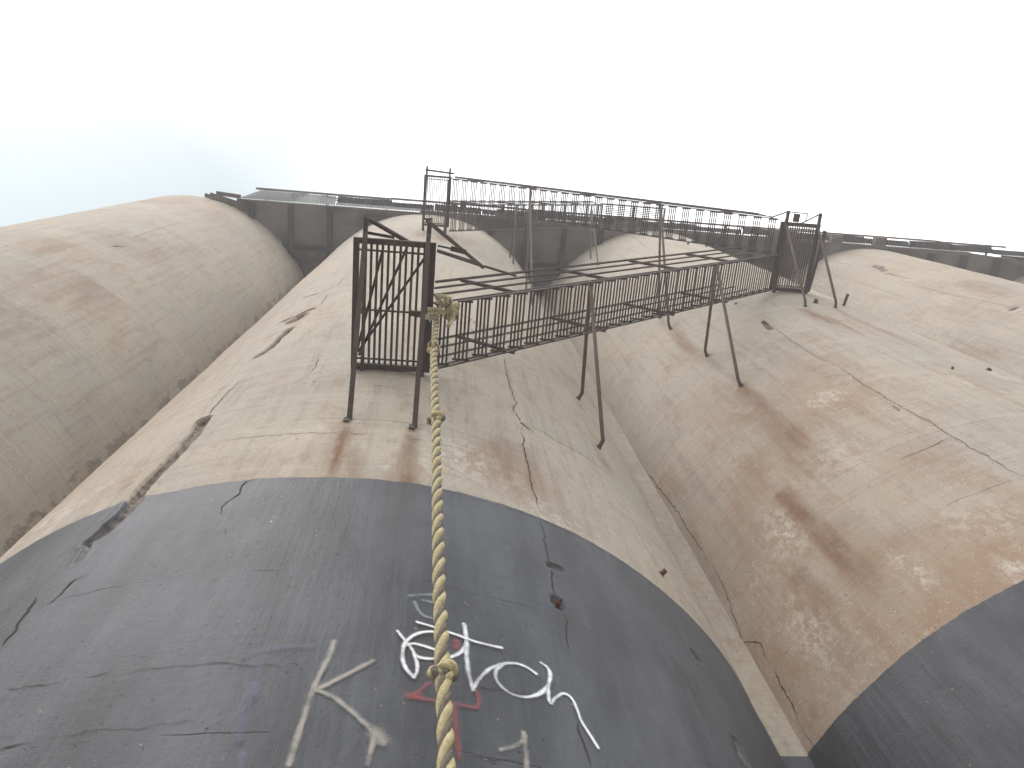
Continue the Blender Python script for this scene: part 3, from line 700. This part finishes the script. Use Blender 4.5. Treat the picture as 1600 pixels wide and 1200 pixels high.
# flights
tmb = MB()
for i in range(4): tmb.rod((-0.063 + 0.042 * i, 0.0, 0), (-0.063 + 0.042 * i, 0.68, 0), 0.0115)
for y in (0.012, 0.668): tmb.bar((-0.095, y, -.014), (0.095, y, -.014), .022, .008)
TREAD = tmb.mesh('tread', M['steel'])
def flight(xa, za, xb, zb, y0, n, post0, postd, nposts, label, outer=True, inner=True, trim=0.0, mat='steel', rr=1.0):
    a = Vector((xa, 0, za)); b = Vector((xb, 0, zb)); d = (b - a); L = d.length; u = d.normalized()
    perp = Vector((-u.z, 0, u.x)) if u.x > 0 else Vector((u.z, 0, -u.x))
    mb = MB()
    for y in (y0, y0 + 0.70):
        for o_, w in ((0.0, .034), (0.075, .022)):
            mb.bar(a + perp * (o_ - .05) + Vector((0, y, 0)), b + perp * (o_ - .05) + Vector((0, y, 0)), .016, w)
    st = part(mb, 'stair_stringers', M[mat]); st['label'] = label
    for i in range(n):
        o = link('tread', TREAD, None, st); p = a + d * ((i + 0.5) / n)
        o.location = (p.x, y0 + 0.01, p.z); o.rotation_euler = (random.uniform(-.006, .006), random.uniform(-.05, .05), random.uniform(-.006, .006))
    for side, y, on in ((0, y0 - .01, outer), (1, y0 + .71, inner)):
        if not on: continue
        for h in (0.86, 0.58, 0.29):
            q0 = a - u * (perp.x * h / u.x); q1 = b - u * (perp.x * h / u.x) - u * (0.12 + (trim * (.5 + h) if side else 0))
            mb = MB(); mb.rod(q0 + perp * h + Vector((0, y, 0)), q1 + perp * h + Vector((0, y, 0)), (0.0145 if h < .8 else .018) * rr); part(mb, 'handrail' if h > .8 else 'guard_rail', M[mat], st)
        for i in range(nposts):
            p = a + u * (post0 + postd * i) + Vector((0, y, 0))
            mb = MB(); mb.angle(p - perp * .06, p + perp * .88, .040, .010, up=(0, 1, 0), flip=-1); part(mb, 'railing_post', M[mat], st)
    return st
F1 = flight(-0.125, Z1, 6.52, Z2 - .1, YM, 30, 1.37, 2.04, 4, 'lower flight climbing to the right landing', trim=.9)
F2 = flight(6.50, Z2, -0.02, Z3 - .1, YO, 28, 1.3, 1.75, 5, 'middle flight climbing to the upper left landing', inner=False, rr=.7)
F3 = flight(-0.02, Z3, 5.0, Z4, YM, 22, 1.2, 1.6, 4, 'top flight rising to the roof', inner=False, rr=.8)
# roof landing
mb = MB()
for y in (1.62, 2.25): mb.bar((5.0, y, Z4), (7.2, y, Z4), .05, .06)
for x in (5.03, 6.1, 7.17): mb.bar((x, 1.65, Z4), (x, 2.22, Z4), .05, .06)
L4 = part(mb, 'landing_frame', M['steel']); L4['label'] = 'roof landing with boards running along the row'
sl = MB(); sl.bar((0, 0, 0), (2.1, 0, 0), .022, .022); SL = sl.mesh('floor_bar', M['steel'])
for i in range(9):
    o = link('floor_bar', SL, None, L4); o.location = (5.06, 1.69 + .058 * i, Z4 + .02)
# raking pipe legs
for k, feet, top in ((0, ((903, 623), (935, 699)), (1.90, YM + .0, Z1 + 2.15)), (1, ((1105, 556), (1158, 603)), (4.57, YM + .0, Z1 + 5.0)),
                     (1, ((1032, 497), (1048, 514)), (4.53, YO, 17.0 + H))):
    for ft in feet: leg(k, ft, top, 0.026)
def leg3d(f, top, r=.024):
    f = Vector(f); top = Vector(top); mb = MB(); mb.tube([f, f + Vector((0, -.08, 0)), f + (top - f) * .06, top], r, 8); part(mb, 'support_leg', M['pipe'], smooth=True)
leg3d((1.9, 3.36, 18.2 + H), (1.9, YO, 19.4 + H)); leg3d((1.9, 3.36, 16.6 + H), (1.9, YO, 19.4 + H))
leg3d((1.9, 3.36, 23.9 + H), (1.9, YM, 23.0 + H + .1)); leg3d((1.9, 3.36, 22.5 + H), (1.9, YM, 23.0 + H + .1))
leg3d((4.54, 3.3, 24.6 + H), (4.54, YM, 25.6 + H)); leg3d((4.54, 3.3, 23.2 + H), (4.54, YM, 25.6 + H))

# ------------------------------------------------------------------ gallery on top
ZT = TOP
slab = empty('roof_slab', (0, 5, ZT))
tag(slab, 'dark stained concrete roof slab lying across the tops of the silos', 'roof')
def rpart(mb, name, mat, parent=slab):
    o = mb.build(name, mat, parent); o.matrix_parent_inverse = Matrix.Translation((0, -5, -ZT)); return o
mb = MB(); mb.add([(x, y, z) for z in (ZT, ZT + .25) for x, y in ((-6.85, 2.36), (19.8, 2.36), (20.6, 2.52), (27.5, 2.62), (27.5, 10.4), (-6.85, 10.4))],
                  [(5, 4, 3, 2, 1, 0), (6, 7, 8, 9, 10, 11)] + [(i, (i + 1) % 6, 6 + (i + 1) % 6, 6 + i) for i in range(6)])
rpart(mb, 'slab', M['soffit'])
for k in (-1, 0, 1, 2):
    xc = SX0 + (k + .5) * PITCH
    for dx in (-1.85, -0.62, 0.62, 1.85):
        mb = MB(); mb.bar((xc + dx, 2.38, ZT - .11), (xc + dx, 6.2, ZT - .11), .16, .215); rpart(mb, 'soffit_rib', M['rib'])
    for y in (3.75,):
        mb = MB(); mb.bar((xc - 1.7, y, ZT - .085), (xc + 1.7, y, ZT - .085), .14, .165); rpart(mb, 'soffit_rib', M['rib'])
for x0, x1, y0 in ((1.53, 2.48, 2.06), (5.5, 6.25, 2.1), (10.95, 11.8, 2.02), (13.1, 13.5, 2.02), (14.66, 15.06, 2.0)):
    mb = MB(); mb.bar(((x0 + x1) / 2, y0, ZT + .12), ((x0 + x1) / 2, 2.6, ZT + .12), x1 - x0, .22); rpart(mb, 'beam_end', M['wood'])
fx = -1.0; i = 0
while fx < 19.6:
    w = random.uniform(3.2, 4.6); mb = MB(); mb.bar((fx, 2.315 + random.uniform(-.012, .012) + (.1 if fx > 19 else 0), ZT + .10), (min(fx + w - .02, 19.7), 2.315 + random.uniform(-.012, .012) + (.1 if fx > 18 else 0), ZT + .10), .075, .16)
    rpart(mb, 'fascia_board', M['wood']); fx += w
gx = empty('gallery_house', (10, 6.5, ZT + .25)); tag(gx, 'long low conveyor house on top of the silo row', 'building')
mb = MB(); mb.add([(x, y, z) for z in (ZT + .25, ZT + 3.0) for x, y in ((-6.6, 3.6), (27, 3.6), (27, 9.6), (-6.6, 9.6))], [(4, 5, 6, 7), (0, 1, 5, 4), (1, 2, 6, 5), (2, 3, 7, 6), (3, 0, 4, 7)])
o = mb.build('wall', M['wallgal'], gx); o.matrix_parent_inverse = Matrix.Translation((-10, -6.5, -ZT - .25))
mb = MB(); mb.add([(x, y, z) for x in (-6.8, 27.2) for y, z in ((3.4, ZT + 3.0), (6.6, ZT + 4.2), (9.8, ZT + 3.0), (9.8, ZT + 3.08), (6.6, ZT + 4.3), (3.4, ZT + 3.08))],
       [(0, 6, 7, 1), (1, 7, 8, 2), (2, 8, 9, 3), (3, 9, 10, 4), (4, 10, 11, 5), (5, 11, 6, 0), (0, 1, 4, 5), (1, 2, 3, 4), (6, 11, 10, 7), (7, 10, 9, 8)])
o = mb.build('roof', M['sheet_dark'], gx); o.matrix_parent_inverse = Matrix.Translation((-10, -6.5, -ZT - .25))

canopy = empty('corrugated_canopy', (0, 2.4, ZT + .3)); tag(canopy, 'ragged corrugated iron canopy along the front edge of the roof', 'canopy')
def cpart(mb, name, mat, smooth=False):
    o = mb.build(name, mat, canopy, smooth); o.matrix_parent_inverse = Matrix.Translation((0, -2.4, -ZT - .3)); return o
def sheet(x0, x1, ya, yb, za, zb, mat, skew=0.0, pitch=.088, amp=.020, ragged=0.0):
    n = int((x1 - x0) / pitch * 6); v = []
    ph = random.random() * 6
    for i in range(n + 1):
        x = x0 + (x1 - x0) * i / n; w = amp * math.sin(2 * math.pi * (x - x0) / pitch)
        rg = ragged * math.sin(x * 1.3 + ph) + ragged * .5 * math.sin(x * 3.1 + ph)
        for q in (0, 1):
            y, z = (ya + rg, za) if q == 0 else (yb, zb)
            v.append((x + (skew * (yb - ya) if q == 0 else 0), y + w * .9, z + w)); v.append((x + (skew * (yb - ya) if q == 0 else 0), y + w * .9, z + w + .006))
    f = []
    for i in range(n):
        b = 4 * i
        f += [(b, b + 2, b + 6, b + 4), (b + 1, b + 5, b + 7, b + 3), (b, b + 4, b + 5, b + 1), (b + 2, b + 3, b + 7, b + 6)]
    f += [(0, 1, 3, 2), (4*n, 4*n+2, 4*n+3, 4*n+1)]
    mb = MB(); mb.add(v, f); return cpart(mb, 'corrugated_sheet', mat, False)
sheet(-6.78, -5.2, 2.06, 2.325, ZT + .40, ZT + .06, M['sheet_light'], skew=2.2); sheet(-5.2, -3.75, 2.07, 2.325, ZT + .40, ZT + .06, M['sheet_light'])
sheet(-3.72, -1.0, 2.24, 2.325, ZT + .10, ZT + .05, M['sheet_light'])
x = -3.7
while x < 19.6:
    w = random.uniform(1.3, 1.9)
    sheet(x, x + w, 2.055 + (random.uniform(-.01, .02) if random.random() < .6 else random.uniform(.04, .08)), 2.272 + random.uniform(-.016, .02), ZT + .42 + random.uniform(-.03, .03), ZT + .20, M['sheet_dark'], ragged=.014)
    x += w + random.uniform(-.02, .03)
x = 19.6
while x < 26.5:
    sheet(x, x + 1.5, 2.30 + (x - 19.6) * .06, 2.48 + (x - 19.6) * .03, ZT + .38, ZT + .28, M['sheet_dark'], ragged=.012); x += 1.5
x = -6.35
while x < 19.6:
    w = random.uniform(3.0, 4.5); y = 2.02 + random.uniform(-.01, .012)
    mb = MB(); mb.bar((x, y, ZT + .50), (min(x + w - .01, 19.8), y + random.uniform(-.012, .012), ZT + .50), .065, .05)
    cpart(mb, 'edge_board', M['wood'] if x < 5 else M['redwood']); x += w
for x in np.arange(-6.0, 26, 1.93):
    mb = MB(); mb.bar((x, 2.0 if x < 19.6 else 2.5, ZT + .455), (x + .02, 3.5, ZT + .50), .06, .07); cpart(mb, 'rafter', M['wood'])
for x0, y0, x1, y1 in ((-4.2, 2.08, -3.2, 2.20), (-3.9, 2.22, -3.1, 2.10), (-3.35, 2.08, -3.30, 2.34)):
    mb = MB(); mb.bar((x0, y0, ZT + .36), (x1, y1, ZT + .36), .035, .03); cpart(mb, 'broken_batten', M['wood'])

plab = ['uppermost loose grey plank sticking out over the rim of the leftmost silo', 'middle loose grey plank sticking out over the rim of the leftmost silo', 'lowest loose grey plank lying along the rim of the leftmost silo']
for i, (a, b, dz) in enumerate((((338, 301.5), (373, 307), .16), ((328, 303.5), (376, 319), .12), ((320, 304.5), (384, 327), .08))):
    mb = MB(); p = ptZ(*a, ZT + dz); q = ptZ(*b, ZT + dz); mb.bar(p, q + (q - p) * .1, .13, .035)
    tag(mb.build('loose_plank', M['wood']), plab[i], 'plank', 'loose planks at the left end of the roof')

# ------------------------------------------------------------------ rope
rope = empty('climbing_rope', (0.05, 2.0, H - 1.0))
tag(rope, 'thick knotted yellow rope hanging from the lowest stair landing', 'rope')
def ropart(mb, name, mat):
    o = mb.build(name, mat, rope, True); o.matrix_parent_inverse = Matrix.Translation((-0.05, -2.0, -(H - 1.0))); return o
RP = []
for px, py, Y in ((684, 478, 1.78), (682, 500, 1.80), (678, 545, 1.83), (679, 600, 1.86), (681, 658, 1.90), (683, 760, 1.96), (686, 900, 2.02), (692, 1055, 2.05), (697, 1200, 2.06)):
    RP.append(ptY(px, py, Y))
RP.append(RP[-1] + Vector((0.004, 0.0, -0.9))); RP.append(RP[-1] + Vector((0.004, 0, -1.6)))
dense = []
sm = smooth([tuple(p) for p in RP], 40)
acc = [0]
for a, b in zip(sm[:-1], sm[1:]): acc.append(acc[-1] + np.linalg.norm(b - a))
acc = np.array(acc); sm = np.array(sm)
tt = np.arange(0, acc[-1], 0.0085)
cen = np.stack([np.interp(tt, acc, sm[:, i]) for i in range(3)], 1)
RR, PIT = 0.0158, 0.285
for j in range(4):
    ph = 2 * math.pi * j / 4 - 2 * math.pi * tt / PIT
    wob = 1 + 0.06 * np.sin(tt * 31 + j * 2); yl = j % 2 == 0
    pts = cen + np.stack([RR * np.cos(ph) * wob, RR * np.sin(ph) * wob, 0 * ph], 1)
    mb = MB(); mb.tube([tuple(p) for p in pts], list((0.0178 if yl else 0.0135) * (1 + 0.05 * np.sin(tt * 53 + j))), 8); ropart(mb, 'rope_strand', M['rope_y'] if yl else M['rope_g'])

def knot(center, size, rad, seed, squash=(1, 1, 1)):
    """overhand knot: a tightened trefoil wrapped by twisted strands"""
    rnd = random.Random(seed); base = []
    N = 96; rot = Matrix.Rotation(rnd.uniform(0, 6), 3, 'Z') @ Matrix.Rotation(math.radians(70), 3, 'X')
    for i in range(N):
        t = 2 * math.pi * i / N
        p = Vector((math.sin(t) + 1.7 * math.sin(2*t), math.cos(t) - 1.7 * math.cos(2*t), -1.1 * math.sin(3*t))) * (size / 2.7)
        p = rot @ p; base.append(Vector((p.x * squash[0], p.y * squash[1], p.z * squash[2])) + center)
    for j in range(3):
        pts = []
        for i in range(N):
            t = (base[(i+1) % N] - base[i-1]).normalized(); s = t.orthogonal().normalized() if i == 0 else (s - t * s.dot(t)).normalized(); u = t.cross(s)
            a = 2 * math.pi * j / 3 + 2 * math.pi * i * 4 / N
            pts.append(base[i] + (s * math.cos(a) + u * math.sin(a)) * rad * .55)
        mb = MB(); mb.tube(pts, rad * .60, 6, closed=True); ropart(mb, 'knot', M['rope_g'] if j == 2 else M['rope_y'])
for (px, py, Y), sz in (((677, 544, 1.83), .047), ((681, 656, 1.90), .047), ((693, 1054, 2.05), .040)):
    knot(ptY(px, py, Y), sz, .0260, px, (1, 1, .8))
# bundle of loops tied round the corner of the landing
c = ptZ(697, 482, Z1 - .10); rnd = random.Random(4)
for l, (dx, dy, rx, rz, tilt, n) in enumerate(((-.04, -.09, .062, .055, .4, 1), (.03, -.05, .066, .058, 1.3, 1), (.075, -.01, .058, .056, 2.3, 1), (.0, .02, .064, .058, .8, 1), (.05, .05, .056, .060, 1.8, 1))):
    rot = Matrix.Rotation(tilt, 3, 'Z') @ Matrix.Rotation(.9 + .5 * l, 3, 'X')
    base = [c + Vector((dx, dy, rnd.uniform(-.03, .03))) + rot @ Vector((rx * math.cos(a), rz * math.sin(a), .012 * math.sin(3 * a))) for a in np.linspace(0, 2 * math.pi, 40, endpoint=False)]
    for j in range(3):
        pts = []
        for i in range(40):
            t = (base[(i+1) % 40] - base[i-1]).normalized(); s = t.orthogonal().normalized() if i == 0 else (s - t * s.dot(t)).normalized(); u = t.cross(s)
            a = 2 * math.pi * j / 3 + 2 * math.pi * i * 3 / 40
            pts.append(base[i] + (s * math.cos(a) + u * math.sin(a)) * .0145)
        mb = MB(); mb.tube(pts, .0155, 6, closed=True); ropart(mb, 'rope_loop', M['rope_g'] if (j == 2 and l in (1, 4)) else M['rope_pale'])
for yy in (1.70, 1.745, 1.79):                     # turns round the landing's side bar
    ring = [Vector((-0.153 + .066 * math.cos(a), yy + .012 * math.sin(a), Z1 + .066 * math.sin(a))) for a in np.linspace(0, 2 * math.pi, 28, endpoint=False)]
    mb = MB(); mb.tube(ring, .024, 7, closed=True); ropart(mb, 'rope_turn', M['rope_pale'])
tail = [c + Vector(q) for q in ((.05, .0, -.02), (.075, .04, -.05), (.07, .09, -.08), (.05, .12, -.14), (.03, .13, -.22))]
tsm = smooth([tuple(p) for p in tail], 8)
for j in range(3):
    pts = [Vector(p) + Vector((math.cos(2.1 * j + i * .5), math.sin(2.1 * j + i * .5), 0)) * .0125 for i, p in enumerate(tsm)]
    mb = MB(); mb.tube(pts, .0138, 6); ropart(mb, 'rope_tail', M['rope_y'] if j == 2 else M['rope_pale'])
# scrap of torn plastic caught on the landing post
mb = MB(); c2 = ptZ(668, 495, Z1 - .14); v = []; f = []
for i in range(8):
    for j in range(5): v.append(c2 + Vector((.08 * (i / 7 - .5) + rnd.uniform(-.012, .012), .10 * (j / 4 - .5) + rnd.uniform(-.015, .015), rnd.uniform(-.02, .02))))
f = [(i*5 + j, i*5 + j+1, (i+1)*5 + j+1, (i+1)*5 + j) for i in range(7) for j in range(4) if rnd.random() < .5]
mb.add(v, f); tag(mb.build('plastic_scrap', M['plastic']), 'torn scrap of white plastic caught beside the rope knot', 'scrap')

# ------------------------------------------------------------------ haze volume added to stand in for lens glare and distance fade
HD = 0.0080
if HD > 0:
    hz = MB(); a, zl, zh = 620, -1.0, TOP + 5.0
    hz.add([(x, y, z) for z in (zl, zh) for x, y in ((-a, -a), (a, -a), (a, a), (-a, a))], [(3, 2, 1, 0), (4, 5, 6, 7), (0, 1, 5, 4), (1, 2, 6, 5), (2, 3, 7, 6), (3, 0, 4, 7)])
    hm = bpy.data.materials.new('glare_haze'); hm.use_nodes = True; hn = hm.node_tree.nodes; hn.clear()
    ho = hn.new('ShaderNodeOutputMaterial'); pv = hn.new('ShaderNodeVolumePrincipled')
    pv.inputs['Density'].default_value = HD; pv.inputs['Color'].default_value = (0.95, 0.94, 0.945, 1)
    hm.node_tree.links.new(pv.outputs[0], ho.inputs['Volume'])
    tag(hz.build('haze', hm), 'thin pale haze added round the silos to stand in for lens glare', 'haze', kind='stuff')
